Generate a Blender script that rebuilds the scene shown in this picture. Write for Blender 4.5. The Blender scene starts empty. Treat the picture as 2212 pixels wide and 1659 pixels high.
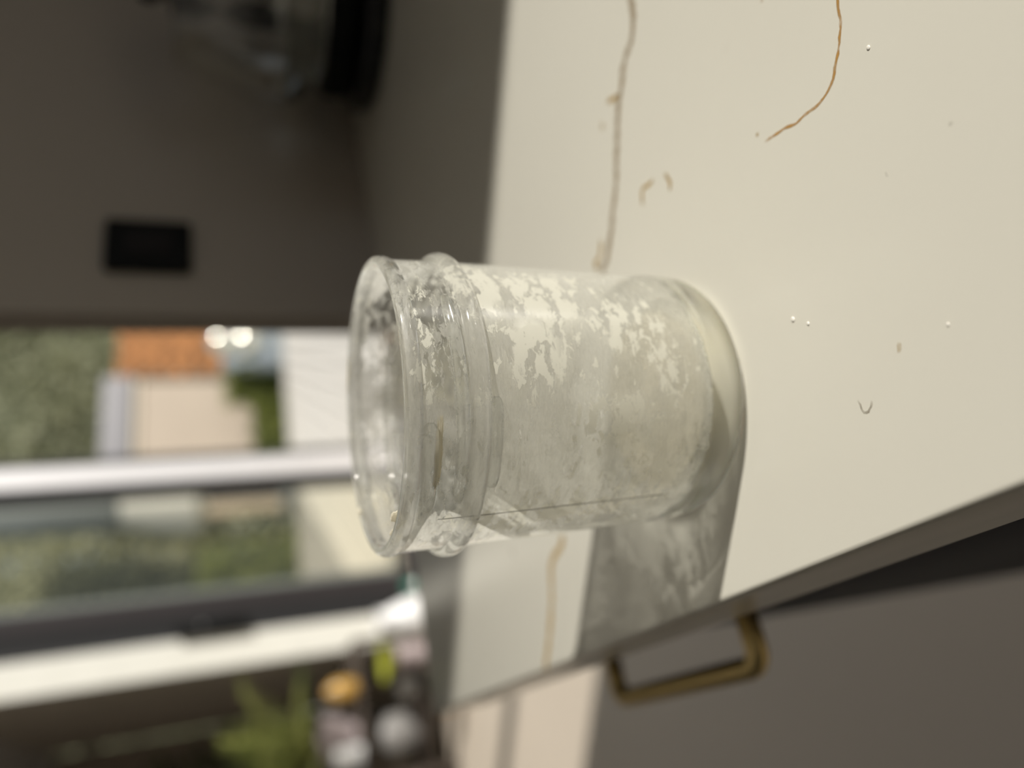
import bpy, bmesh, math, random
from mathutils import Vector, Matrix
random.seed(7)
scene = bpy.context.scene
COL = scene.collection
PI = math.pi

# ------------------------------------------------------------------ camera
PITCH, ROLL, YAW, CH = 0.379656, -0.021076, math.radians(26.86), 0.141
h = Vector((math.sin(YAW), math.cos(YAW), 0)); r0 = Vector((math.cos(YAW), -math.sin(YAW), 0)); zz = Vector((0, 0, 1))
fwd = h*math.cos(PITCH) - zz*math.sin(PITCH); up0 = zz*math.cos(PITCH) + h*math.sin(PITCH)
right = r0*math.cos(ROLL) + up0*math.sin(ROLL); up = up0*math.cos(ROLL) - r0*math.sin(ROLL)
cd = bpy.data.cameras.new('camera'); cam = bpy.data.objects.new('camera', cd); COL.objects.link(cam)
# the phone was held upright while the frame was stored sideways: image right = world down
cam.matrix_world = Matrix(((-up.x, right.x, -fwd.x, 0), (-up.y, right.y, -fwd.y, 0), (-up.z, right.z, -fwd.z, CH), (0, 0, 0, 1)))
cd.sensor_width = 36; cd.lens = 36*1602/2212; cd.clip_start = .01; cd.clip_end = 200
cd.dof.use_dof = True; cd.dof.focus_distance = .176; cd.dof.aperture_fstop = 4.4
scene.camera = cam

# ------------------------------------------------------------------ world, sun, exposure
w = bpy.data.worlds.new('world'); scene.world = w; w.use_nodes = True
bg = w.node_tree.nodes['Background']; bg.inputs['Color'].default_value = (.82, .91, 1, 1); bg.inputs['Strength'].default_value = .55
ALT, AZ = math.radians(30), math.radians(-44.5)
TS = Vector((math.cos(ALT)*math.cos(AZ), math.cos(ALT)*math.sin(AZ), math.sin(ALT)))
sl = bpy.data.lights.new('sun', 'SUN'); sl.energy = 5.35; sl.angle = math.radians(.55); sl.color = (1, .955, .88)
sun = bpy.data.objects.new('sun', sl); COL.objects.link(sun); sun.rotation_euler = TS.to_track_quat('Z', 'Y').to_euler(); sun.location = TS*6
vs = scene.view_settings; vs.view_transform = 'Standard'; vs.look = 'None'; vs.gamma = 1; vs.use_curve_mapping = False; vs.exposure = 0
cy = scene.cycles; cy.use_denoising = True; cy.max_bounces = 24; cy.transmission_bounces = 20; cy.transparent_max_bounces = 32
cy.diffuse_bounces = 6; cy.glossy_bounces = 6; cy.sample_clamp_indirect = 6; cy.caustics_reflective = True; cy.caustics_refractive = True
cy.blur_glossy = .3

# ------------------------------------------------------------------ materials
def nt(name):
    m = bpy.data.materials.new(name); m.use_nodes = True
    return m, m.node_tree.nodes, m.node_tree.links
def plain(name, col, rough=.6, metal=0., var=.06, scale=8., bump=0., spec=.5, emit=None, coat=0.):
    m, n, l = nt(name); p = n['Principled BSDF']
    p.inputs['Roughness'].default_value = rough; p.inputs['Metallic'].default_value = metal
    p.inputs['Specular IOR Level'].default_value = spec; p.inputs['Coat Weight'].default_value = coat
    tc = n.new('ShaderNodeTexCoord'); nz = n.new('ShaderNodeTexNoise'); nz.inputs['Scale'].default_value = scale; nz.inputs['Detail'].default_value = 4
    l.new(tc.outputs['Object'], nz.inputs['Vector'])
    mx = n.new('ShaderNodeMix'); mx.data_type = 'RGBA'
    mx.inputs[6].default_value = (*[c*(1-var) for c in col], 1); mx.inputs[7].default_value = (*[min(1, c*(1+var)) for c in col], 1)
    l.new(nz.outputs['Fac'], mx.inputs[0]); l.new(mx.outputs[2], p.inputs['Base Color'])
    if bump:
        b = n.new('ShaderNodeBump'); b.inputs['Strength'].default_value = bump; b.inputs['Distance'].default_value = .01
        l.new(nz.outputs['Fac'], b.inputs['Height']); l.new(b.outputs['Normal'], p.inputs['Normal'])
    return m
def glassmat(name, col=(1, 1, 1), ior=1.5, rough=0., trans=0., coat=0.):
    m, n, l = nt(name); n.remove(n['Principled BSDF']); out = n['Material Output']
    g = n.new('ShaderNodeBsdfGlass'); g.inputs['Color'].default_value = (*col, 1); g.inputs['IOR'].default_value = ior; g.inputs['Roughness'].default_value = rough
    if coat:
        gl = n.new('ShaderNodeBsdfGlossy'); gl.inputs['Roughness'].default_value = .09
        mc = n.new('ShaderNodeMixShader'); mc.inputs[0].default_value = coat
        l.new(g.outputs[0], mc.inputs[1]); l.new(gl.outputs[0], mc.inputs[2]); g = mc
    if trans:   # clear where met head on, refracting towards its edges
        t = n.new('ShaderNodeBsdfTransparent'); mx = n.new('ShaderNodeMixShader'); t.inputs[0].default_value = (*col, 1)
        lw = n.new('ShaderNodeLayerWeight'); lw.inputs['Blend'].default_value = .5
        mr = n.new('ShaderNodeMapRange'); mr.inputs[1].default_value = .28; mr.inputs[2].default_value = .68; mr.inputs[3].default_value = 1-trans; mr.inputs[4].default_value = 1.
        l.new(lw.outputs['Facing'], mr.inputs[0]); l.new(mr.outputs[0], mx.inputs[0])
        l.new(t.outputs[0], mx.inputs[1]); l.new(g.outputs[0], mx.inputs[2]); l.new(mx.outputs[0], out.inputs[0])
    else: l.new(g.outputs[0], out.inputs[0])
    return m
def thinglass(name, col=(.97, .985, .975), ior=1.45, rough=.02, refl=1., extra=0.):
    m, n, l = nt(name); n.remove(n['Principled BSDF']); out = n['Material Output']
    t = n.new('ShaderNodeBsdfTransparent'); t.inputs[0].default_value = (*col, 1)
    g = n.new('ShaderNodeBsdfGlossy'); g.inputs['Roughness'].default_value = rough; g.inputs[0].default_value = (refl, refl, refl, 1)
    f = n.new('ShaderNodeFresnel'); ge = n.new('ShaderNodeNewGeometry')   # a thin sheet reflects alike from both sides
    mr = n.new('ShaderNodeMapRange'); mr.inputs[3].default_value = ior; mr.inputs[4].default_value = 1/ior
    l.new(ge.outputs['Backfacing'], mr.inputs[0]); l.new(mr.outputs[0], f.inputs['IOR'])
    ad = n.new('ShaderNodeMath'); ad.operation = 'ADD'; ad.use_clamp = True; ad.inputs[1].default_value = extra
    l.new(f.outputs[0], ad.inputs[0])
    mx = n.new('ShaderNodeMixShader'); l.new(ad.outputs[0], mx.inputs[0]); l.new(t.outputs[0], mx.inputs[1]); l.new(g.outputs[0], mx.inputs[2])
    l.new(mx.outputs[0], out.inputs[0])
    return m

M = {}
M['wall'] = plain('taupe paint', (.45, .40, .345), .7, var=.04, scale=3)
M['ceiling'] = plain('ceiling paint', (.56, .56, .57), .8)
M['floor'] = plain('beige floor', (.63, .55, .455), .45, var=.10, scale=1.3)
M['white'] = plain('white paint', (.68, .67, .61), .5)
M['navy'] = plain('navy lacquer', (.009, .011, .024), .5, spec=.2)
M['black'] = plain('black plastic', (.006, .006, .006), .6, spec=.2)
M['blackmatt'] = plain('black rubber', (.008, .008, .009), .8)
M['greyframe'] = plain('grey aluminium frame', (.030, .026, .027), .6, spec=.2)
M['silver'] = plain('silver aluminium', (.72, .70, .70), .4, metal=.2)
M['brass'] = plain('brushed brass', (.74, .58, .26), .3, metal=1, var=.1, scale=60)
M['steel'] = plain('polished steel', (.8, .8, .8), .22, metal=1)
M['tan'] = plain('tan render', (.44, .365, .29), .8, var=.12, scale=.9)
M['fascia'] = plain('grey fascia', (.25, .24, .25), .6)
M['cream'] = plain('cream trim', (.66, .58, .46), .6)
M['orange'] = plain('orange brick', (.40, .17, .055), .8, var=.35, scale=5)
def brickvar():
    m = M['orange']; n, l = m.node_tree.nodes, m.node_tree.links; p = n['Principled BSDF']; src = p.inputs['Base Color'].links[0].from_socket
    oi = n.new('ShaderNodeObjectInfo'); hs = n.new('ShaderNodeHueSaturation'); r = n.new('ShaderNodeMapRange'); r.inputs[3].default_value = .55; r.inputs[4].default_value = 1.35
    l.new(oi.outputs['Random'], r.inputs[0]); l.new(r.outputs[0], hs.inputs['Value']); l.new(src, hs.inputs['Color']); l.new(hs.outputs[0], p.inputs['Base Color'])
brickvar()
M['mortar'] = plain('mortar', (.35, .28, .2), .9)
M['deck'] = plain('white deck boards', (.68, .64, .58), .6, var=.08, scale=2)
M['deckgap'] = plain('deck joist shade', (.35, .33, .3), .8)
M['lawn'] = plain('lawn', (.12, .16, .05), .9, var=.4, scale=2)
M['core'] = plain('hedge twigs', (.11, .12, .07), .9, var=.3, scale=3)
M['bluegrey'] = plain('blue grey paint', (.22, .25, .28), .5)
M['slate'] = plain('slate canvas', (.20, .215, .22), .8)
M['lightcanvas'] = plain('pale canvas', (.62, .60, .57), .8)
M['wood'] = plain('dark wood', (.06, .045, .035), .6, var=.2, scale=12)
M['amber'] = plain('amber glaze', (.42, .24, .05), .3)
M['potgrey'] = plain('grey glaze', (.22, .21, .20), .5)
M['potwhite'] = plain('white glaze', (.78, .78, .78), .3)
M['potbeige'] = plain('beige clay', (.62, .52, .30), .6)
M['potmauve'] = plain('mauve clay', (.36, .30, .30), .7)
M['terracotta'] = plain('terracotta', (.62, .34, .12), .7)
M['teal'] = plain('teal plastic', (.04, .22, .16), .3)
M['soil'] = plain('soil', (.03, .022, .015), .9)
M['jarglass'] = thinglass('jar body glass', (.99, .995, .99), 1.42, .14)
M['solid'] = glassmat('solid clear glass', (.996, 1, .998), 1.5, 0, .72, .05)
M['basegl'] = glassmat('thick base glass', (.996, 1, .996), 1.5, 0., .88, .04)
M['kettle'] = thinglass('kettle glass', (.93, .93, .91), 1.9, .03, 1., .04)
M['pane'] = thinglass('tinted pane', (.96, .95, .88), 1.5, .02, .8)
M['cream_lump'] = plain('cream residue', (.90, .86, .74), .45, spec=.3)
def softlump():
    m = M['cream_lump']; n, l = m.node_tree.nodes, m.node_tree.links; t = n.new('ShaderNodeBsdfTranslucent'); t.inputs[0].default_value = (.95, .91, .80, 1)
    mx = n.new('ShaderNodeMixShader'); mx.inputs[0].default_value = .55; l.new(n['Principled BSDF'].outputs[0], mx.inputs[1]); l.new(t.outputs[0], mx.inputs[2]); l.new(mx.outputs[0], n['Material Output'].inputs[0])
softlump()

def leafmat(name, c1, c2):
    m, n, l = nt(name); p = n['Principled BSDF']; p.inputs['Roughness'].default_value = .55
    at = n.new('ShaderNodeObjectInfo'); g = n.new('ShaderNodeNewGeometry'); rp = n.new('ShaderNodeMix'); rp.data_type = 'RGBA'
    rp.inputs[6].default_value = (*c1, 1); rp.inputs[7].default_value = (*c2, 1)
    l.new(g.outputs['Random Per Island'], rp.inputs[0]); l.new(rp.outputs[2], p.inputs['Base Color'])
    tr = n.new('ShaderNodeBsdfTranslucent'); l.new(rp.outputs[2], tr.inputs[0])
    mx = n.new('ShaderNodeMixShader'); mx.inputs[0].default_value = .3
    l.new(p.outputs[0], mx.inputs[1]); l.new(tr.outputs[0], mx.inputs[2]); l.new(mx.outputs[0], n['Material Output'].inputs[0])
    return m
M['leaf_grey'] = leafmat('grey green leaves', (.24, .25, .14), (.58, .57, .40))
M['leaf_green'] = leafmat('green leaves', (.12, .16, .05), (.34, .36, .09))
M['leaf_dark'] = leafmat('dark green leaves', (.03, .06, .012), (.10, .15, .03))
M['leaf_palm'] = leafmat('palm leaves', (.20, .25, .06), (.46, .46, .16))
M['leaf_yellow'] = leafmat('yellow green leaves', (.38, .42, .04), (.55, .56, .08))

# countertop quartz: cream white, faint clouding, polished
def quartz():
    m, n, l = nt('cream quartz'); p = n['Principled BSDF']
    tc = n.new('ShaderNodeTexCoord')
    a = n.new('ShaderNodeTexNoise'); a.inputs['Scale'].default_value = 9; a.inputs['Detail'].default_value = 3; l.new(tc.outputs['Object'], a.inputs['Vector'])
    mx = n.new('ShaderNodeMix'); mx.data_type = 'RGBA'; mx.inputs[6].default_value = (.785, .76, .66, 1); mx.inputs[7].default_value = (.825, .805, .705, 1)
    l.new(a.outputs['Fac'], mx.inputs[0])
    # sparse small grey-brown specks
    v = n.new('ShaderNodeTexVoronoi'); v.inputs['Scale'].default_value = 26; l.new(tc.outputs['Object'], v.inputs['Vector'])
    r = n.new('ShaderNodeMapRange'); r.inputs[1].default_value = .03; r.inputs[2].default_value = .10; r.inputs[3].default_value = .22; r.inputs[4].default_value = 0
    l.new(v.outputs['Distance'], r.inputs[0])
    b = n.new('ShaderNodeTexNoise'); b.inputs['Scale'].default_value = 14; l.new(tc.outputs['Object'], b.inputs['Vector'])
    r2 = n.new('ShaderNodeMapRange'); r2.inputs[1].default_value = .60; r2.inputs[2].default_value = .66; l.new(b.outputs['Fac'], r2.inputs[0])
    ml = n.new('ShaderNodeMath'); ml.operation = 'MULTIPLY'; l.new(r.outputs[0], ml.inputs[0]); l.new(r2.outputs[0], ml.inputs[1])
    m2 = n.new('ShaderNodeMix'); m2.data_type = 'RGBA'; m2.inputs[7].default_value = (.38, .34, .26, 1)
    l.new(ml.outputs[0], m2.inputs[0]); l.new(mx.outputs[2], m2.inputs[6]); l.new(m2.outputs[2], p.inputs['Base Color'])
    p.inputs['Roughness'].default_value = .22; p.inputs['Specular IOR Level'].default_value = .45
    return m
M['quartz'] = quartz()

def veinmat(name, col, amax):
    m, n, l = nt(name); p = n['Principled BSDF']; p.inputs['Base Color'].default_value = (*col, 1); p.inputs['Roughness'].default_value = .25
    at = n.new('ShaderNodeAttribute'); at.attribute_name = 'edge'
    tc = n.new('ShaderNodeTexCoord'); nz = n.new('ShaderNodeTexNoise'); nz.inputs['Scale'].default_value = 330; nz.inputs['Detail'].default_value = 3
    l.new(tc.outputs['Object'], nz.inputs['Vector'])
    r = n.new('ShaderNodeMapRange'); r.inputs[1].default_value = .32; r.inputs[2].default_value = .66; l.new(nz.outputs['Fac'], r.inputs[0]); r.inputs[3].default_value = .35
    ml = n.new('ShaderNodeMath'); ml.operation = 'MULTIPLY'; l.new(at.outputs['Fac'], ml.inputs[0]); l.new(r.outputs[0], ml.inputs[1])
    m2 = n.new('ShaderNodeMath'); m2.operation = 'MULTIPLY'; m2.inputs[1].default_value = amax; m2.use_clamp = True; l.new(ml.outputs[0], m2.inputs[0])
    l.new(m2.outputs[0], p.inputs['Alpha'])
    return m
M['vein_gold'] = veinmat('gold vein', (.46, .26, .08), 1.0)
M['vein_tan'] = veinmat('tan vein', (.44, .30, .11), 1.5)
M['vein_grey'] = veinmat('grey brown vein', (.36, .28, .18), 1.0)
M['vein_faint'] = veinmat('faint grey mark', (.30, .26, .20), .7)

# milky residue film on the inside of the jar
def filmmat(name, bias=0.):
    m, n, l = nt(name); n.remove(n['Principled BSDF']); out = n['Material Output']
    uv = n.new('ShaderNodeUVMap'); uv.uv_map = 'wrap'
    def mapping(rot, sc, loc=(0, 0, 0)):
        q = n.new('ShaderNodeMapping'); q.inputs['Rotation'].default_value = (0, 0, rot); q.inputs['Scale'].default_value = sc; q.inputs['Location'].default_value = loc
        l.new(uv.outputs[0], q.inputs['Vector']); return q
    def noise(mp, s, det=5, rough=.6, dist=0.):
        q = n.new('ShaderNodeTexNoise'); q.inputs['Scale'].default_value = s; q.inputs['Detail'].default_value = det; q.inputs['Roughness'].default_value = rough; q.inputs['Distortion'].default_value = dist
        l.new(mp.outputs[0], q.inputs['Vector']); return q
    def rng(src, a, b, c=0., d=1.):
        q = n.new('ShaderNodeMapRange'); q.inputs[1].default_value = a; q.inputs[2].default_value = b; q.inputs[3].default_value = c; q.inputs[4].default_value = d
        l.new(src, q.inputs[0]); return q.outputs[0]
    def mth(op, a, b, clamp=True):
        q = n.new('ShaderNodeMath'); q.operation = op; q.use_clamp = clamp
        for i, s in ((0, a), (1, b)):
            if isinstance(s, (int, float)): q.inputs[i].default_value = s
            else: l.new(s, q.inputs[i])
        return q.outputs[0]
    def spot(ang, z_, wa, wz):
        """soft ellipse on the wrapped wall: 1 inside, 0 outside"""
        uu = ((ang+180) % 360)/360*2*PI*.040
        a = n.new('ShaderNodeVectorMath'); a.operation = 'SUBTRACT'; a.inputs[1].default_value = (uu, z_, 0); l.new(uv.outputs[0], a.inputs[0])
        b = n.new('ShaderNodeVectorMath'); b.operation = 'DIVIDE'; b.inputs[1].default_value = (math.radians(wa)*.040, wz, 1); l.new(a.outputs[0], b.inputs[0])
        c = n.new('ShaderNodeVectorMath'); c.operation = 'LENGTH'; l.new(b.outputs[0], c.inputs[0])
        return rng(c.outputs['Value'], .55, 1.15, 1., 0.)
    def union(lst):
        q = lst[0]
        for e in lst[1:]: q = mth('MAXIMUM', q, e)
        return q
    base = rng(noise(mapping(.5, (1, 1, 1)), 60, 6).outputs['Fac'], .3, .7, .54+bias, .82+bias)
    fine = rng(noise(mapping(.9, (1.0, 4.0, 1), (2, 2, 0)), 260, 6, .7, .5).outputs['Fac'], .35, .7, -.10, .10)
    base = mth('ADD', base, fine)
    # thick cream patches: ragged, leaning streaks
    pm = mapping(.85, (1.0, 1.9, 1), (3, 1, 0))
    pn = noise(pm, 150, 10, .66, .5).outputs['Fac']
    preg = union([spot(24, .0945, 30, .0035), spot(44, .058, 22, .016), spot(30, .036, 16, .012), spot(18, .066, 20, .010), spot(50, .078, 25, .010), spot(-8, .045, 10, .014),
                  spot(-34, .030, 16, .012), spot(-50, .060, 14, .030), spot(12, .026, 16, .006), spot(150, .06, 60, .03)])
    pth = mth('SUBTRACT', pn, mth('SUBTRACT', .115, mth('MULTIPLY', preg, .125)), False)
    patch = rng(pth, .475, .50)
    big = mth('MULTIPLY', rng(noise(pm, 75, 9, .6, .4).outputs['Fac'], .50, .52), preg)
    patch = mth('MAXIMUM', patch, big)
    pm2 = mapping(.62, (.9, 4.2, 1), (.4, 7, 0))
    streak = rng(noise(pm2, 130, 9, .68, .8).outputs['Fac'], .585, .63, 0, .85)
    # wiped clear gaps
    cm = mapping(.95, (1.0, 2.8, 1), (9, 2, 0))
    cn = noise(cm, 190, 9, .70, .7).outputs['Fac']
    creg = union([spot(56, .093, 20, .010), spot(36, .091, 12, .008), spot(10, .0905, 14, .006), spot(-6, .088, 8, .005), spot(-62, .083, 12, .010), spot(-58, .050, 7, .024),
                  spot(-30, .090, 16, .005), spot(150, .090, 22, .008), spot(-160, .086, 20, .010), spot(130, .07, 30, .03), spot(-130, .07, 30, .03)])
    clear = rng(mth('ADD', cn, mth('MULTIPLY', creg, .17), False), .615, .655)
    sep = n.new('ShaderNodeSeparateXYZ'); l.new(uv.outputs[0], sep.inputs[0])
    edgen = rng(noise(mapping(0, (1, 1, 1), (1, 8, 0)), 42, 5).outputs['Fac'], .3, .7, -.005, .005)
    zed = mth('ADD', sep.outputs[1], edgen, False)
    edge = rng(zed, .0160, .0188)
    a = mth('MAXIMUM', base, mth('MULTIPLY', patch, .95)); a = mth('MAXIMUM', a, mth('MULTIPLY', streak, .9))
    a = mth('MULTIPLY', a, mth('SUBTRACT', 1, mth('MULTIPLY', clear, .86)))
    a = mth('MULTIPLY', a, edge)
    thick = mth('MAXIMUM', patch, streak)
    c = n.new('ShaderNodeMix'); c.data_type = 'RGBA'; c.inputs[6].default_value = (.91, .895, .83, 1); c.inputs[7].default_value = (.97, .95, .85, 1); l.new(thick, c.inputs[0])
    bp = n.new('ShaderNodeBump'); bp.inputs['Strength'].default_value = .6; bp.inputs['Distance'].default_value = .0006; l.new(mth('ADD', a, thick, False), bp.inputs['Height'])
    d = n.new('ShaderNodeBsdfDiffuse'); l.new(c.outputs[2], d.inputs[0]); l.new(bp.outputs[0], d.inputs['Normal'])
    t = n.new('ShaderNodeBsdfTranslucent'); l.new(c.outputs[2], t.inputs[0]); l.new(bp.outputs[0], t.inputs['Normal'])
    dt = n.new('ShaderNodeMixShader'); l.new(rng(thick, 0, 1, .76, .55), dt.inputs[0]); l.new(d.outputs[0], dt.inputs[1]); l.new(t.outputs[0], dt.inputs[2])
    g = n.new('ShaderNodeBsdfGlossy'); g.inputs['Roughness'].default_value = .25; l.new(bp.outputs[0], g.inputs['Normal'])
    dg = n.new('ShaderNodeMixShader'); dg.inputs[0].default_value = .04; l.new(dt.outputs[0], dg.inputs[1]); l.new(g.outputs[0], dg.inputs[2])
    tp = n.new('ShaderNodeBsdfTransparent'); mx = n.new('ShaderNodeMixShader')
    l.new(a, mx.inputs[0]); l.new(tp.outputs[0], mx.inputs[1]); l.new(dg.outputs[0], mx.inputs[2]); l.new(mx.outputs[0], out.inputs[0])
    return m
M['film'] = filmmat('milky film')

# ------------------------------------------------------------------ helpers
def link(name, me, mat=None, parent=None, smooth=False):
    o = bpy.data.objects.new(name, me); COL.objects.link(o)
    if mat: me.materials.append(M[mat] if isinstance(mat, str) else mat)
    if smooth:
        for p in me.polygons: p.use_smooth = True
    if parent: o.parent = parent
    return o
def pydata(name, v, f, mat, parent=None, smooth=False):
    me = bpy.data.meshes.new(name); me.from_pydata(v, [], f); me.update()
    return link(name, me, mat, parent, smooth)
def box(name, x0, x1, y0, y1, z0, z1, mat, parent=None, bevel=0.):
    bm = bmesh.new(); bmesh.ops.create_cube(bm, size=1)
    for v in bm.verts: v.co = Vector((x0+(v.co.x+.5)*(x1-x0), y0+(v.co.y+.5)*(y1-y0), z0+(v.co.z+.5)*(z1-z0)))
    if bevel: bmesh.ops.bevel(bm, geom=bm.edges[:], offset=bevel, segments=3, affect='EDGES', profile=.5)
    me = bpy.data.meshes.new(name); bm.to_mesh(me); bm.free()
    o = link(name, me, mat, parent)
    if bevel:
        for p in me.polygons: p.use_smooth = True
        me.set_sharp_from_angle(angle=.6)
    return o
def empty(name, loc=(0, 0, 0)):
    o = bpy.data.objects.new(name, None); COL.objects.link(o); o.location = loc; o.empty_display_size = .02; return o
def tag(o, label=None, cat=None, group=None, kind=None):
    if label: o['label'] = label
    if cat: o['category'] = cat
    if group: o['group'] = group
    if kind: o['kind'] = kind
    return o
def struct(o): o['kind'] = 'structure'; return o
def lathe(name, prof, mat, parent=None, seg=96, closed=True, cx=0, cy=0, a0=0, smooth=True, uvr=None, sharp=None):
    v, f = [], []; n = len(prof)
    for i in range(seg):
        t = 2*PI*i/seg + a0
        for r_, z_ in prof: v.append((cx+r_*math.cos(t), cy+r_*math.sin(t), z_))
    for i in range(seg):
        j = (i+1) % seg
        for k in range(n if closed else n-1):
            k2 = (k+1) % n; f.append((i*n+k, j*n+k, j*n+k2, i*n+k2))
    me = bpy.data.meshes.new(name); me.from_pydata(v, [], f); me.update()
    if uvr:
        uvl = me.uv_layers.new(name='wrap'); q = 0
        for i in range(seg):
            for k in range(n if closed else n-1):
                k2 = (k+1) % n
                for (ii, kk) in ((i, k), (i+1, k), (i+1, k2), (i, k2)):
                    uvl.data[q].uv = (ii/seg*2*PI*uvr, prof[kk][1]); q += 1
    bm = bmesh.new(); bm.from_mesh(me); bmesh.ops.remove_doubles(bm, verts=bm.verts, dist=1e-7)
    if closed or sharp: bmesh.ops.recalc_face_normals(bm, faces=bm.faces)
    bm.to_mesh(me); bm.free()
    o = link(name, me, mat, parent, smooth)
    if smooth: me.set_sharp_from_angle(angle=.9)
    return o
def tube(name, pts, rad, mat, parent=None, seg=10, closed=False, flat=None):
    """sweep a round (or flattened) section along pts; rad may be a list"""
    v, f = [], []; n = len(pts)
    P = [Vector(p) for p in pts]; ref = Vector((0, 0, 1))
    for i, p in enumerate(P):
        d = (P[(i+1) % n]-P[i-1]) if closed else (P[min(i+1, n-1)]-P[max(i-1, 0)])
        d.normalize(); s = d.cross(ref)
        if s.length < .05: s = d.cross(Vector((0, 1, 0)))
        s.normalize(); u = s.cross(d).normalized(); r_ = rad[i] if isinstance(rad, (list, tuple)) else rad
        for k in range(seg):
            a = 2*PI*k/seg; v.append(tuple(p + s*math.cos(a)*r_*(flat or 1) + u*math.sin(a)*r_))
    m = n if closed else n-1
    for i in range(m):
        j = (i+1) % n
        for k in range(seg): f.append((i*seg+k, i*seg+(k+1) % seg, j*seg+(k+1) % seg, j*seg+k))
    if not closed: f.append(tuple(reversed(range(seg)))); f.append(tuple(range((n-1)*seg, n*seg)))
    me = bpy.data.meshes.new(name); me.from_pydata(v, [], f); me.update()
    bm = bmesh.new(); bm.from_mesh(me); bmesh.ops.recalc_face_normals(bm, faces=bm.faces); bm.to_mesh(me); bm.free()
    return link(name, me, mat, parent, True)

# ------------------------------------------------------------------ structure
FZ = -.9
struct(box('floor', -2.5, 3.1, -3, 4.2, FZ-.05, FZ, 'floor'))
struct(box('floor_hall', -2.5, .56, 4.2, 8, FZ-.05, FZ, 'floor'))
struct(box('ceiling', -2.5, 1.7, -3, .60, 1.5, 1.6, 'ceiling'))
struct(box('ceiling_hall', -2.5, .58, .60, 8, 1.5, 1.6, 'ceiling'))
struct(box('sky_blocker', .58, 1.8, .60, 4.25, 2.2, 2.3, 'ceiling'))  # unseen roof added to cut the sky light, kept short for the sun
struct(box('wall_back', .360, 1.697, .57, .60, FZ, 1.5, 'wall'))
struct(box('wall_half', .06, .360, .572, .60, FZ, -.045, 'wall'))
struct(box('wall_right', 1.597, 1.697, -1.028, .57, FZ, 1.5, 'wall'))
struct(box('wall_front', -2.5, 1.7, -3.1, -3, FZ, 1.5, plain('grey paint', (.25, .24, .22), .7)))
struct(box('wall_left', -2.6, -2.5, -3, 8, FZ, 1.5, plain('bounce damping grey', (.09, .085, .08), .7)))  # unseen wall, darkened to cut light bounced onto the floor
struct(box('wall_far', -2.5, .56, 8, 8.1, FZ, 1.5, 'wall'))
struct(box('wall_side', .58, .70, 4.24, 8, FZ, 1.5, plain('brightened taupe paint', (.60, .55, .48), .7)))  # wall paint lightened to stand in for weak light on this side
struct(box('trim_1', .565, .725, 4.19, 4.24, FZ, 1.5, 'white'))
struct(box('shadow_post_1', 2.165, 2.235, .875, .945, FZ, 1.5, 'greyframe'))  # two unseen posts added to cast the shadow stripes on the floor
struct(box('shadow_post_2', 2.175, 2.225, 1.645, 1.695, FZ, 1.5, 'greyframe'))
# garden ground
struct(box('ground', -6, 16, 4.2, 24, FZ-.3, FZ-.16, 'lawn'))

# ------------------------------------------------------------------ glass sliding door
d = empty('door_1', (1.2, 4.2, FZ)); struct(d)
def dbox(name, x0, x1, y0, y1, z0, z1, mat, parent=d, bevel=0.):
    o = box(name, x0-1.2, x1-1.2, y0-4.2, y1-4.2, z0-FZ, z1-FZ, mat, parent, bevel); return o
dbox('seal', .725, .85, 4.205, 4.24, FZ, 1.5, 'blackmatt')
dbox('stile', .85, .94, 4.19, 4.25, FZ, 1.5, 'greyframe')
dbox('glazing_bead', .94, .975, 4.20, 4.24, FZ, 1.5, plain('weathered bead', (.13, .145, .13), .6))['label'] = 'thin pale strip along the pane'
dbox('pane', .975, 1.50, 4.215, 4.221, FZ+.06, 1.5, 'pane')
dbox('seal', 1.495, 1.57, 4.18, 4.25, FZ, 1.5, 'blackmatt')
dbox('stile', 1.57, 1.675, 4.16, 4.25, FZ, 1.5, 'silver')['label'] = 'bright silver meeting stile'
dbox('seal', 1.675, 1.725, 4.18, 4.25, FZ, 1.5, 'blackmatt')
dbox('bottom_rail', .85, 1.57, 4.19, 4.25, FZ, FZ+.07, 'greyframe')
hd = dbox('door_handle', .745, .80, 4.13, 4.205, .02, .36, 'black', bevel=.012); hd['label'] = 'black latch plate beside the white jamb'
dbox('latch_screw', .762, .782, 4.118, 4.13, .22, .24, 'steel', hd.parent)

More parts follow.
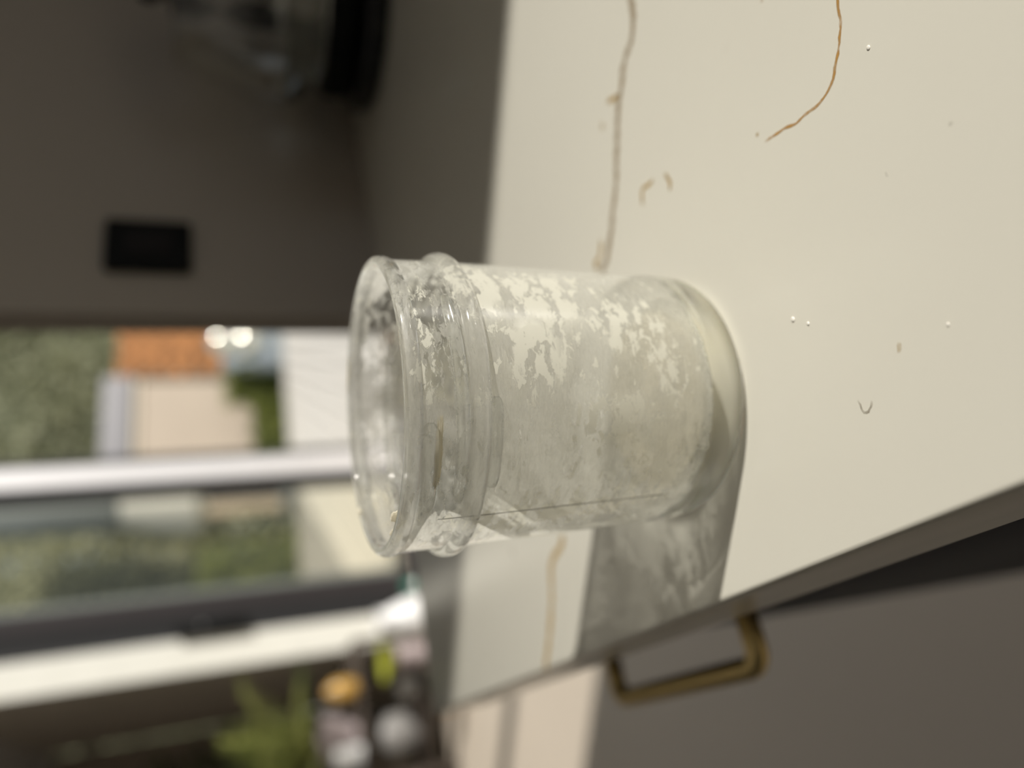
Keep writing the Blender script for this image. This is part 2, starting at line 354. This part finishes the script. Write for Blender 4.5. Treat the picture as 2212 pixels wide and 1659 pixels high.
# ------------------------------------------------------------------ countertop with its veins
CE = .0232
top = box('countertop', CE, 1.597, -.75, .57, -.04, 0, 'quartz', bevel=.002)
tag(top, 'cream white polished quartz countertop with gold veins, jar standing on it', 'countertop')
def onz(x, y):
    u = (1659-y)-829.5; v = x-1106
    dd = fwd + right*(u/1602) - up*(v/1602); t = -CH/dd.z
    return Vector((dd.x*t, dd.y*t, 0))
def vein(pts, wpx, mat, name='vein', zo=.00004):
    """pts are points of the vein on the counter plane, catmull-rom smoothed with small jitter"""
    P = [onz(*p) for p in pts]; Q = []
    for i in range(len(P)-1):
        a, b, c_, e = P[max(i-1, 0)], P[i], P[i+1], P[min(i+2, len(P)-1)]
        ns = max(3, int((c_-b).length/.0012))
        for k in range(ns):
            t = k/ns; Q.append(.5*((2*b)+(c_-a)*t+(2*a-5*b+4*c_-e)*t*t+(3*b-a-3*c_+e)*t**3))
    Q.append(P[-1])
    rr = random.Random(len(pts)*7+int(pts[0][0]))
    V, F_, E = [], [], []; off = 0
    for i, q in enumerate(Q):
        dd = (Q[min(i+1, len(Q)-1)]-Q[max(i-1, 0)]).normalized(); s = Vector((-dd.y, dd.x, 0))
        off = off*.8 + rr.uniform(-1, 1)*.00022; wd = wpx*(.75+.5*rr.random()); end = min(1, i/3, (len(Q)-1-i)/3)
        for k, (o_, ee) in enumerate(((-1, 0), (-.4, 1), (.4, 1), (1, 0))):
            V.append(tuple(q+s*(o_*wd+off)+Vector((0, 0, zo)))); E.append(ee*end)
        if i:
            for k in range(3): b_ = (i-1)*4+k; F_.append((b_, b_+1, b_+5, b_+4))
    o = pydata(name, V, F_, mat, top)
    at = o.data.attributes.new('edge', 'FLOAT', 'POINT')
    for i, e in enumerate(E): at.data[i].value = e
    return o
vein([(1360,-60),(1362,0),(1367,25),(1365,80),(1348,140),(1340,200),(1336,230),(1333,330),(1331,400),(1325,450),(1318,520),(1308,570),(1295,580)], .0021, 'vein_grey')['label'] = 'long grey brown vein behind the jar'
vein([(1340,205),(1322,215),(1310,222)], .0012, 'vein_tan')
vein([(1298,515),(1296,550),(1285,572),(1296,582)], .0013, 'vein_tan')
vein([(1300,262),(1301,284)], .0014, 'vein_tan')
vein([(1216,1150),(1212,1180),(1192,1215),(1192,1290),(1190,1340),(1187,1370),(1183,1410),(1178,1450)], .0024, 'vein_tan')['label'] = 'gold vein between the jar and the counter edge'
vein([(1806,-40),(1808,0),(1815,50),(1815,80),(1808,130),(1800,170),(1785,205),(1770,225),(1740,245),(1720,264),(1700,275),(1670,292),(1650,305)], .00055, 'vein_gold')['label'] = 'thin curving orange vein'
vein([(1632,292),(1640,288)], .0007, 'vein_tan')
vein([(1646,-10),(1643,8)], .0010, 'vein_gold')
vein([(1434,374),(1447,395),(1446,414)], .0009, 'vein_tan')
vein([(1413,386),(1400,400),(1388,412),(1390,447)], .0010, 'vein_tan')
vein([(1854,862),(1862,880),(1872,890),(1880,878),(1882,864)], .00045, 'vein_faint')
vein([(1912,370),(1918,384)], .0004, 'vein_faint')
vein([(1936,749),(1949,747)], .0012, 'vein_tan')
vein([(2052,262),(2056,272)], .0006, 'vein_faint')
vein([(1103,1178),(1112,1205)], .0012, 'vein_faint')

# ------------------------------------------------------------------ cabinet under the counter
cab = empty('base_cabinet', (.3, 0, FZ)); tag(cab, 'dark navy base cabinet under the counter edge, drawer fronts facing the floor', 'cabinet')
def cbox(name, x0, x1, y0, y1, z0, z1, mat, parent=cab, bevel=0.): return box(name, x0-.3, x1-.3, y0, y1, z0-FZ, z1-FZ, mat, parent, bevel)
cbox('carcass', .07, .60, -.7, .565, FZ+.08, -.041, 'navy')
cbox('toe_kick', .11, .60, -.7, .565, FZ, FZ+.08, 'black')
cells = [(-.68, -.105), (-.10, .56)]
def rounded_pull(y0, y1, z, xin, xout, parent):
    pts = []; R_ = .009
    c = [(xin, y0), (xout, y0), (xout, y1), (xin, y1)]
    pts.append(Vector((xin, y0, z)))
    for (a, b, cc) in (((xin, y0), (xout, y0), (xout, y1)), ((xout, y0), (xout, y1), (xin, y1))):
        A, B, C_ = Vector((*a, 0)), Vector((*b, 0)), Vector((*cc, 0)); d1 = (A-B).normalized(); d2 = (C_-B).normalized()
        for k in range(9):
            t = k/8; p = (B+d1*R_)*(1-t)**2 + B*2*t*(1-t) + (B+d2*R_)*t*t; pts.append(Vector((p.x, p.y, z)))
    pts.append(Vector((xin, y1, z)))
    return pts
for ci, (y0, y1) in enumerate(cells):
    for zi, (z0, z1) in enumerate(((-.235, -.048), (-.515, -.24), (-.815, -.52))):
        dr = cbox('drawer', .050, .0695, y0, y1, z0, z1, 'navy', bevel=.0015)
        if ci == 1 and zi == 0:
            hp = tube('handle', [Vector((p.x-.3, p.y, p.z-FZ)) for p in rounded_pull(.290, .428, -.078, .050, .0065, None)], .0052, 'brass', dr, seg=14)
            hp['label'] = 'brass bar pull with rounded corners'

# ------------------------------------------------------------------ jar
JX, JY, JH = .08944, .18848, .1007
PH0 = math.radians(-115.386)
jar = empty('glass_jar', (JX, JY, 0)); tag(jar, 'empty clear glass jar with milky residue inside, standing on the cream countertop', 'jar')
T = .0030
def bodyR(z): return .0389 + (.0412-.0389)*min(1, z/.082) if z < .082 else .0412
out_prof = [(bodyR(.0145), .0145)] + [(bodyR(z), z) for z in [i*.005+.02 for i in range(15)]] + [(.0412, .0970)]
lathe('body', [q for q in out_prof if q[1] < .078] + [(bodyR(.0797), .0797)], 'jarglass', jar, 128, closed=False, a0=PH0)
lathe('neck', [(.0412, .0847), (.0412, .0905), (.0412, .0966)], 'jarglass', jar, 128, closed=False, a0=PH0)
film = [(bodyR(z)-.0003, z) for z in [.0135+i*(.098-.0135)/40 for i in range(41)]] + [(.0408, .0988), (.0401, .0997)]
lathe('residue_film', film, 'film', jar, 160, closed=False, a0=PH0+PI, uvr=.040)['label'] = 'streaky milky residue film'
# lip: rounded solid ring
def ringprof(rc, zc, a, b, n=20, p=2.0):
    o = []
    for i in range(n):
        t = 2*PI*i/n; c_, s_ = math.cos(t), math.sin(t)
        o.append((rc+a*math.copysign(abs(c_)**(2/p), c_), zc+b*math.copysign(abs(s_)**(2/p), s_)))
    return o
lathe('rim', ringprof(.0401, .0985, .0018, .0022, 28, 2.6), 'solid', jar, 160)['label'] = 'rounded clear rim'
lathe('transfer_bead', ringprof(.0414, .0822, .0021, .0026, 26, 2.0), 'solid', jar, 160)['label'] = 'raised clear ring around the neck'
def thread(a0, a1, z0, z1, r_=.0411, wd=.0013, zr=.0017):
    n = 48; V, F_ = [], []; seg = 14
    for i in range(n+1):
        t = i/n; e = min(1, t/.16, (1-t)/.16); e = math.sqrt(max(0, 1-(1-e)**2))+.02; a = PH0+math.radians(a0+(a1-a0)*t); z_ = z0+(z1-z0)*t
        for k in range(seg):
            b = 2*PI*k/seg; rr = r_+math.cos(b)*wd*e; V.append((rr*math.cos(a), rr*math.sin(a), z_+math.sin(b)*zr*(.35+.65*e)))
    for i in range(n):
        for k in range(seg): F_.append((i*seg+k, i*seg+(k+1) % seg, (i+1)*seg+(k+1) % seg, (i+1)*seg+k))
    F_.append(tuple(reversed(range(seg)))); F_.append(tuple(range(n*seg, (n+1)*seg)))
    me = bpy.data.meshes.new('thread'); me.from_pydata(V, [], F_); me.update()
    bm = bmesh.new(); bm.from_mesh(me); bmesh.ops.recalc_face_normals(bm, faces=bm.faces); bm.to_mesh(me); bm.free()
    return link('thread', me, 'solid', jar, True)
thread(42, -37, .0876, .0862)
thread(-6, -40, .0947, .0941, zr=.0020)
thread(2, -31, .0782, .0782, zr=.0017)
thread(235, 150, .0876, .0862)
# thick base: solid closed profile with a rounded heel and an inner floor
bp_ = [(0, .0022), (.026, .0018), (.030, .0004), (.0335, 0)]
for k in range(1, 9):
    a = -PI/2 + k*PI/2/8; bp_.append((.0335+.0054*math.cos(a), .0075+.0075*math.sin(a)))
bp_ += [(bodyR(.0145), .0145), (bodyR(.0145)-.0012, .0150), (bodyR(.0145)-T, .0138)]
for k in range(1, 8):
    a = k*PI/2/8; bp_.append((.0290+.0069*math.cos(a), .0135-.0050*math.sin(a)))
bp_ += [(.02, .0083), (0, .0086)]
lathe('base', bp_, 'basegl', jar, 160, closed=False, sharp=True)['label'] = 'thick clear base'
# mould seam
pts = []
for i in range(30):
    z_ = .022+(.0905-.022)*i/29; a = PH0+math.radians(-44)
    if .0785 < z_ < .086: continue
    pts.append(((bodyR(z_)+.00003)*math.cos(a), (bodyR(z_)+.00003)*math.sin(a), z_))
tube('mould_seam', pts, .00013, plain('seam shade glass', (.42, .41, .37), .3), jar, 6)
# lumps and drips of residue: irregular flattened blobs pressed on the glass
def blob(name, ang, z_, ra, rz, rt, R_, seed, parent=jar, tilt=0.):
    bm = bmesh.new(); bmesh.ops.create_icosphere(bm, subdivisions=4, radius=1); rr = random.Random(seed)
    ph = [rr.uniform(0, 6.28) for _ in range(6)]
    for v in bm.verts:
        x, y, z = v.co; k = 1+.18*math.sin(3*x+ph[0]+2*z)+.16*math.sin(4*z+ph[1])+.10*math.sin(9*z+ph[2]+5*x)+.07*math.sin(13*x+ph[3])
        x, z = x*k, z*k; x, z = x*math.cos(tilt)-z*math.sin(tilt), x*math.sin(tilt)+z*math.cos(tilt)
        a = PH0+math.radians(ang)+x*ra/R_; q = R_+y*rt; v.co = Vector((q*math.cos(a), q*math.sin(a), z_+z*rz))
    me = bpy.data.meshes.new(name); bm.to_mesh(me); bm.free()
    return link(name, me, 'cream_lump', parent, True)
blob('residue_lump', -17, .0925, .010, .0009, .0002, .0408, 1, tilt=.05)
blob('residue_lump', -47, .1000, .0022, .0013, .0006, .0378, 2, tilt=.5)
blob('residue_lump', -58, .0990, .0030, .0012, .0005, .0378, 3, tilt=.3)
blob('residue_lump', -125, .1004, .0016, .0006, .0010, .0398, 4)
blob('residue_lump', 165, .1005, .0060, .0003, .0006, .0398, 5)
# residue on the inner floor, made denser to paint in the base's scattered light
fl = [(0, .00875)] + [(r_/1000, .00875+.00003) for r_ in range(2, 30, 2)]
def floor_glow_film():
    m, n, l = nt('floor residue and glow'); p = n['Principled BSDF']; p.inputs['Base Color'].default_value = (.80, .74, .58, 1); p.inputs['Roughness'].default_value = .5
    tc = n.new('ShaderNodeTexCoord'); q = n.new('ShaderNodeTexNoise'); q.inputs['Scale'].default_value = 90; q.inputs['Detail'].default_value = 6
    l.new(tc.outputs['Object'], q.inputs['Vector']); r = n.new('ShaderNodeMapRange'); r.inputs[1].default_value = .45; r.inputs[2].default_value = .56; r.inputs[3].default_value = .65; r.inputs[4].default_value = .95
    l.new(q.outputs['Fac'], r.inputs[0]); l.new(r.outputs[0], p.inputs['Alpha']); return m
lathe('floor_residue_glow', fl, floor_glow_film(), jar, 64, closed=False)

# droplets on the counter
def droplet(px, r_, lab):
    q = onz(*px); bm = bmesh.new(); bmesh.ops.create_uvsphere(bm, u_segments=20, v_segments=12, radius=r_)
    for v in bm.verts: v.co.z = max(0, v.co.z*.45+.00001); v.co.x *= 1.3
    me = bpy.data.meshes.new('water_droplet'); bm.to_mesh(me); bm.free()
    o = link('water_droplet', me, 'dropgl', None, True); o.location = (q.x, q.y, .00002); tag(o, lab, 'droplet', 'water droplets on the countertop')
M['dropgl'] = plain('droplet glint white', (.85, .82, .74), .12, spec=1.)  # opaque cream white stands in for the droplets' bright glints
droplet((1713, 690), .0006, 'tiny clear water droplet on the counter, nearest to the jar base')
droplet((1746, 699), .00045, 'tiny clear water droplet, second from the jar base')
droplet((2048, 701), .00035, 'tiny clear water droplet on the bare counter farthest from the jar')
droplet((1876, 103), .0005, 'tiny clear water droplet beyond the thin orange vein')

# ------------------------------------------------------------------ socket on the wall
so = empty('wall_switch', (.42, .57, .19)); tag(so, 'black rectangular switch plate on the taupe wall above the countertop', 'switch')
box('faceplate', -.026, .026, -.009, 0, -.0335, .0335, 'black', so, .004)
box('rocker', -.012, .012, -.0115, -.0085, -.018, .018, plain('dark grey rocker', (.018, .015, .015), .6, spec=.2), so, .001)
so.location = (.4245, .57, .1915)

# ------------------------------------------------------------------ glass kettle
KX, KY = .62, .455
k = empty('glass_kettle', (KX, KY, 0)); tag(k, 'glass electric kettle with black base and handle standing on the counter by the taupe wall', 'kettle')
lathe('power_base', [(0, 0), (.084, 0), (.088, .004), (.088, .014), (.082, .019), (.06, .021), (0, .021)], plain('glossy black base', (.012, .012, .013), .12), k, 64, closed=False, sharp=True)
lathe('metal_band', [(.0, .022), (.074, .022), (.078, .026), (.078, .042), (.072, .046), (0, .046)], 'black', k, 64, closed=False, sharp=True)
kp = [(.070, .046), (.080, .056), (.087, .068), (.0912, .082), (.0915, .096), (.0885, .112), (.083, .127), (.077, .142), (.071, .155), (.066, .166)]
lathe('glass_body', kp, 'kettle', k, 96, closed=False)['label'] = 'clear smoky glass kettle body'
lathe('lid', [(0, .170), (.05, .1695), (.066, .168), (.066, .1655), (0, .1655)], 'kettle', k, 64, closed=False, sharp=True)
lathe('lid_knob', [(0, .196), (.018, .195), (.022, .188), (.016, .178), (.012, .170), (0, .170)], 'black', k, 32, closed=False, sharp=True)
ha = math.radians(46)
hp_ = [(.062, .160), (.088, .166), (.112, .164), (.122, .150), (.120, .110), (.112, .075), (.098, .050), (.074, .036)]
tube('handle', [(math.cos(ha)*a, math.sin(ha)*a, b) for a, b in hp_], .011, 'black', k, 14, flat=1.2)
sa = math.radians(-40)
tube('spout', [(math.cos(sa)*a, math.sin(sa)*a, b) for a, b in ((.062, .155), (.074, .163), (.086, .170))], [.014, .011, .006], 'black', k, 14)
lathe('water', [(0, .0515), (.066, .0515), (.078, .058), (.0852, .068), (.0890, .080), (.0890, .0805), (0, .0805)], glassmat('kettle water', (.97, .98, .97), 1.33), k, 96, closed=False, sharp=True)
lathe('heating_plate', [(0, .0475), (.066, .0475), (.066, .049), (0, .0505)], 'steel', k, 64, closed=False, sharp=True)

# ------------------------------------------------------------------ plants and pots beyond the counter
def leaf_verts(base, direc, length, width, droop=.3, n=6, fold=.15):
    d_ = Vector(direc).normalized(); s = d_.cross(Vector((0, 0, 1)))
    if s.length < .1: s = Vector((1, 0, 0))
    s.normalize(); p = Vector(base); V = []
    for i in range(n+1):
        t = i/n; wd = width*math.sin(PI*min(1, .06+t*.94))**.7; c_ = p + d_*length*t - Vector((0, 0, droop*length*t*t))
        V += [c_-s*wd/2+Vector((0, 0, fold*wd)), c_, c_+s*wd/2+Vector((0, 0, fold*wd))]
    return V, [(3*i+a, 3*i+a+1, 3*i+a+4, 3*i+a+3) for i in range(n) for a in (0, 1)]
def leafy(name, leaves, mat, parent):
    V, F_ = [], []
    for lf in leaves:
        v, f = leaf_verts(*lf); b = len(V); V += [tuple(q) for q in v]; F_ += [tuple(i+b for i in q) for q in f]
    return pydata(name, V, F_, mat, parent, True)
def potprof(r1, r2, hh, t=.006): return [(0, 0), (r1, 0), (r2, hh), (r2-t, hh), (r2-t-.002, hh*.86), (0, hh*.86)]

# shelf rack holding the pots
rk = empty('plant_stand', (.30, 4.0, FZ)); tag(rk, 'low dark wooden plant stand beside the white door jamb, crowded with pots', 'plant stand')
for (px, py) in ((-.38, -.16), (.24, -.16), (-.38, .16), (.24, .16)): box('leg', px-.012, px+.015, py-.015, py+.015, 0, .44, 'wood', rk)
for z_ in (.12, .42): box('shelf', -.40, .26, -.18, .18, z_, z_+.02, 'wood', rk, .002)
S1, S2 = FZ+.14, FZ+.44
def pot(name, x, y, z, r1, r2, hh, mat, lab, cat='pot', group=None):
    e = empty(name, (x, y, z)); tag(e, lab, cat, group)
    lathe('pot', potprof(r1, r2, hh), mat, e, 40, closed=False, sharp=True)
    lathe('soil', [(0, hh*.87), (r2*.9, hh*.87)], 'soil', e, 24, closed=False)
    return e
# big arching palm
e = pot('potted_palm', .14, 4.02, S2, .085, .12, .17, 'potmauve', 'large arching green palm in a mauve clay pot on top of the stand', 'plant')
rr = random.Random(3)
for i in range(26):
    a = rr.uniform(0, 2*PI); L = rr.uniform(.50, .85); el = rr.uniform(.5, 1.5)
    base = Vector((.02*math.cos(a), .02*math.sin(a), .15)); V, F_ = [], []
    hv = Vector((math.cos(a)*math.cos(el), math.sin(a)*math.cos(el), math.sin(el)))
    if base.x+hv.x*L > .40: continue
    for q in range(18):
        t = (q+2)/20; c_ = base+hv*L*t-Vector((0, 0, .42*L*t*t)); side = hv.cross(zz).normalized()
        for sgn in (-1, 1):
            v, f = leaf_verts(c_, side*sgn+hv*.6, .16*(1-.6*abs(t-.4)), .016, .35, 3); b = len(V); V += [tuple(x) for x in v]; F_ += [tuple(g+b for g in x) for x in f]
    pydata('frond', V, F_, 'leaf_palm' if i % 3 else 'leaf_dark', e, True)
# dark broad leafed plant behind
e = pot('rubber_plant', .22, 5.1, FZ, .12, .16, .28, 'potgrey', 'tall dark leaved rubber plant standing on the floor behind the stand', 'plant')
tube('stem', [(0, 0, .2), (.02, .0, .7), (-.02, .0, 1.2), (-.01, 0, 1.45)], .012, 'wood', e, 8)
for i in range(34):
    a = rr.uniform(0, 2*PI); z_ = .45+1.0*i/34; V, F_ = leaf_verts((0, 0, z_), (math.cos(a), math.sin(a)*.7, .4), rr.uniform(.16, .23), .10, .6, 6)
    pydata('leaf', [tuple(v) for v in V], F_, 'leaf_dark', e, True)
# yellow-green plant on top shelf, right
e = pot('potted_seedling', .43, 3.72, FZ, .05, .055, .27, 'potmauve', 'small bright yellow green plant in a tall mauve pot next to the white jamb', 'plant')
for i in range(11):
    a = i*2.4; V, F_ = leaf_verts((0, 0, .25), (math.cos(a), math.sin(a), 1.2), .17, .08, .3, 6); pydata('leaf', [tuple(v) for v in V], F_, 'leaf_yellow', e, True)
def vase(name, x, y, z, prof, mat, lab, cat, parts=()):
    e = empty(name, (x, y, z)); tag(e, lab, cat); lathe('body', prof, mat, e, 40, closed=False, sharp=True)
    for nm, pr, mt in parts: lathe(nm, pr, mt, e, 32, closed=False, sharp=True)
    return e
vase('white_vase', .60, 3.70, FZ, [(0, 0), (.06, 0), (.095, .08), (.10, .17), (.07, .26), (.05, .31), (.058, .34), (.05, .34), (.04, .30), (0, .29)], 'potwhite', 'white bulbous vase standing on the floor below the door jamb', 'vase')
vase('squeeze_bottle', .745, 3.66, FZ, [(0, 0), (.04, 0), (.042, .12), (.02, .15), (0, .15)], 'silver', 'pale bottle with a teal cap at the foot of the door jamb', 'bottle', [('cap', [(0, .15), (.022, .15), (.02, .20), (0, .205)], 'teal')])
vase('beige_pot', .47, 3.50, FZ, [(0, 0), (.05, 0), (.065, .10), (.058, .12), (.05, .12), (.045, .09), (0, .09)], 'potbeige', 'small beige clay pot on the floor in front of the stand', 'pot')
vase('amber_jar', .335, 3.885, S2, [(0, 0), (.045, 0), (.055, .03), (.055, .11), (.03, .13), (.03, .15), (0, .15)], 'amber', 'amber glazed jar on the top shelf below the palm', 'jar', [('stopper', [(0, .15), (.02, .15), (.02, .17), (0, .172)], 'wood')])
vase('mauve_bowl', .325, 3.62, FZ, [(0, 0), (.035, 0), (.065, .05), (.07, .08), (.06, .08), (.03, .02), (0, .02)], 'potmauve', 'mauve clay bowl on the floor in front of the stand, behind the beige pot', 'bowl')
vase('round_pot', .10, 4.0, S1, [(0, 0), (.07, 0), (.105, .06), (.105, .14), (.08, .20), (.07, .20), (.09, .12), (0, .10)], 'potgrey', 'round dark grey pot on the lower shelf of the stand', 'pot')
vase('terracotta_saucer', .20, 3.62, FZ, [(0, 0), (.04, 0), (.05, .05), (.055, .10), (.048, .10), (.04, .05), (0, .05)], 'terracotta', 'small terracotta cup on the floor under the stand edge', 'cup')
e = empty('plant_tag_box', (.04, 3.87, S2)); tag(e, 'small white carton on the top shelf at the stand end', 'carton')
box('carton', -.05, .05, -.03, .03, 0, .13, 'potwhite', e, .002); box('flap', -.05, .05, -.035, -.03, .09, .13, 'potwhite', e)
e = empty('white_tub', (.30, 3.90, S1)); tag(e, 'short white tub with a lid on the lower shelf', 'tub')
lathe('body', [(0, 0), (.045, 0), (.05, .07), (0, .07)], 'potwhite', e, 32, closed=False, sharp=True); lathe('lid', [(0, .07), (.053, .07), (.053, .085), (0, .087)], 'potwhite', e, 32, closed=False, sharp=True)

# ------------------------------------------------------------------ garden outside
# white deck: boards running away diagonally
dk = empty('garden_deck', (4.5, 4.3, FZ)); tag(dk, 'sunlit white plank deck outside the open glass door', 'deck')
bx = box('joist_bed', -4.3, 6.5, 0, 6.9, -.16, -.045, 'deckgap', dk)
bw, gap, sk = .20, .035, 6.9*math.tan(math.radians(30))
bv = [(x+sh, y_, z_) for z_ in (-.045, 0) for (x, y_, sh) in ((0, 0, 0), (bw, 0, 0), (bw, 6.9, sk), (0, 6.9, sk))]
bme = bpy.data.meshes.new('board'); bme.from_pydata(bv, [], [(0, 3, 2, 1), (4, 5, 6, 7), (0, 1, 5, 4), (1, 2, 6, 5), (2, 3, 7, 6), (3, 0, 4, 7)]); bme.update()
for i in range(30):
    o = link('board', bme, None if i else 'deck', dk); o.location.x = -4.3+i*(bw+gap)
# tan garden wall with grey fascia and cream trim
tw = empty('garden_wall', (5.7, 12.6, FZ)); tag(tw, 'tan rendered garden building wall with grey fascia beyond the deck', 'wall')
box('render', -1.6, .88, 0, .3, -.16, 2.30, 'tan', tw); box('trim_strip', -1.6, .90, -.05, 0, 2.26, 2.36, 'cream', tw, .01); box('fascia', -1.7, .92, -.12, .3, 2.36, 2.80, 'fascia', tw, .02)
# orange brick pier
bk = empty('brick_panel', (6.95, 12.58, FZ)); tag(bk, 'orange brick pier on the grey plinth at right of the tan wall', 'brick pier')
box('mortar_core', -.30, .95, .02, .30, -.16, 2.62, 'mortar', bk); bproto = None
for r_ in range(14):
    for c2 in range(6):
        x = -.30 + c2*.23 - (.0 if r_ % 2 else -.1); z_ = .95+r_*.12
        if bproto is None: bproto = box('brick', 0, .215, 0, .06, 0, .105, 'orange', bk, .006); o = bproto
        else: o = bproto.copy(); COL.objects.link(o); o.parent = bk
        o.location = (x, rr.uniform(-.03, -.02), z_)
box('plinth', -.30, 1.0, -.02, .3, -.16, .93, 'bluegrey', bk)
# bench with steel buckets
bn = empty('garden_bench', (6.75, 11.42, FZ)); tag(bn, 'blue grey garden bench beyond the deck below the brick pier', 'bench')
for j in range(3): box('slat', -.55, .9, -.22+j*.15, -.10+j*.15, .26, .30, 'bluegrey', bn, .005)
for xx in (-.48, .8):
    for yy in (-.2, .18): box('leg', xx-.03, xx+.03, yy-.03, yy+.03, 0, .26, 'bluegrey', bn)
M['globe'] = plain('mirror steel', (.95, .93, .82), .16, metal=1)
e = empty('steel_globe_ornament', (6.66, 11.42, FZ+.30)); tag(e, 'mirror steel garden ornament of two stacked globes on the bench', 'garden ornament')
def sph(zc, R_): return [(0, zc-R_)]+[(R_*math.cos(t), zc+R_*math.sin(t)) for t in [(-.5+q/24)*PI for q in range(1, 24)]]+[(0, zc+R_)]
lathe('globe', sph(.26, .24), 'globe', e, 48, closed=False, sharp=True); lathe('globe', sph(.66, .20), 'globe', e, 48, closed=False, sharp=True)
lathe('neck', [(0, 0), (.12, 0), (.12, .04), (.05, .07), (0, .07)], 'globe', e, 24, closed=False, sharp=True)
# foliage
def foliage(name, parent, centre, size, n, ls, mat, seed, kind=None):
    rr = random.Random(seed); V, F_ = [], []
    for i in range(n):
        # points in the outer shell of a lumpy box
        p = Vector([rr.uniform(-1, 1) for _ in range(3)])
        if rr.random() < .8: p.y = -1+abs(rr.gauss(0, .25))
        lump = .25*math.sin(p.x*7+seed)*math.cos(p.z*6+seed)
        p = Vector((p.x*size[0], p.y*size[1]+lump*size[1]*1.2, p.z*size[2])) + Vector(centre)
        dv = Vector((rr.gauss(0, 1), rr.gauss(0, 1)-.6, rr.gauss(0, 1)+.2)).normalized(); s = dv.cross(Vector((rr.gauss(0, 1), rr.gauss(0, 1), rr.gauss(0, 1)))).normalized()
        L = ls*rr.uniform(.6, 1.3); b = len(V); V += [tuple(p), tuple(p+dv*L*.5+s*L*.28), tuple(p+dv*L), tuple(p+dv*L*.5-s*L*.28)]; F_.append((b, b+1, b+2, b+3))
    o = pydata(name, V, F_, mat, parent); o['kind'] = 'stuff'; return o
def shrub(name, x, y, z, size, n, ls, mat, lab, seed, cat='shrub'):
    e = empty(name, (x, y, z)); tag(e, lab, cat)
    bm = bmesh.new(); bmesh.ops.create_icosphere(bm, subdivisions=3, radius=1)
    for v in bm.verts:
        k_ = .85+.1*math.sin(5*v.co.x+seed)*math.cos(4*v.co.z); v.co = Vector((math.copysign(abs(v.co.x)**.6, v.co.x)*size[0]*k_, v.co.y*size[1]*.75, (math.copysign(abs(v.co.z)**.6, v.co.z))*size[2]*k_+size[2]))
    me = bpy.data.meshes.new('twigs'); bm.to_mesh(me); bm.free(); link('twigs', me, 'core', e, True)
    foliage('leaves', e, (0, 0, size[2]), size, n, ls, mat, seed)
    return e
shrub('tall_hedge', 8.2, 15.2, FZ-.15, (4.8, .6, 3.4), 25000, .17, 'leaf_grey', 'tall grey green hedge rising behind the tan wall', 3, 'hedge')
shrub('long_hedge', 1.6, 13.3, FZ-.15, (2.6, .6, 2.6), 12000, .15, 'leaf_grey', 'tall dull green hedge seen through the tinted door pane', 5, 'hedge')
shrub('green_shrub', 5.18, 11.9, FZ-.15, (.50, .32, .30), 2500, .11, 'leaf_green', 'bright green shrub at the foot of the tan wall', 7)
shrub('green_shrub', 6.15, 12.1, FZ-.15, (.34, .18, .52), 1500, .10, 'leaf_green', 'taller green shrub between tan wall and bench', 8)
shrub('round_shrub', 2.85, 11.85, FZ-.15, (.45, .35, .75), 2500, .08, 'leaf_green', 'rounded green shrub standing behind the tinted pane', 9)
shrub('low_shrub', 1.35, 11.9, FZ-.15, (.8, .35, .5), 2500, .09, 'leaf_grey', 'low dull shrub behind the lower half of the tinted pane', 10)
# folded parasol in front of the hedge
pa = empty('garden_parasol', (4.05, 11.7, FZ)); tag(pa, 'folded slate grey garden parasol with a pale cover, behind the glass pane', 'parasol')
tube('pole', [(0, 0, 0), (0, 0, 4.2)], .05, 'greyframe', pa, 12)
lathe('canopy', [(.05, 4.3), (.32, 3.9), (.38, 2.6), (.30, 2.35), (.06, 2.35)], 'slate', pa, 24, closed=False, sharp=True)
lathe('cover', [(.30, 2.38), (.42, 1.9), (.50, 1.35), (.35, 1.22), (.06, 1.2)], 'lightcanvas', pa, 24, closed=False, sharp=True)
lathe('foot', [(0, 0), (.4, 0), (.4, .08), (.05, .12), (0, .12)], 'slate', pa, 24, closed=False, sharp=True)
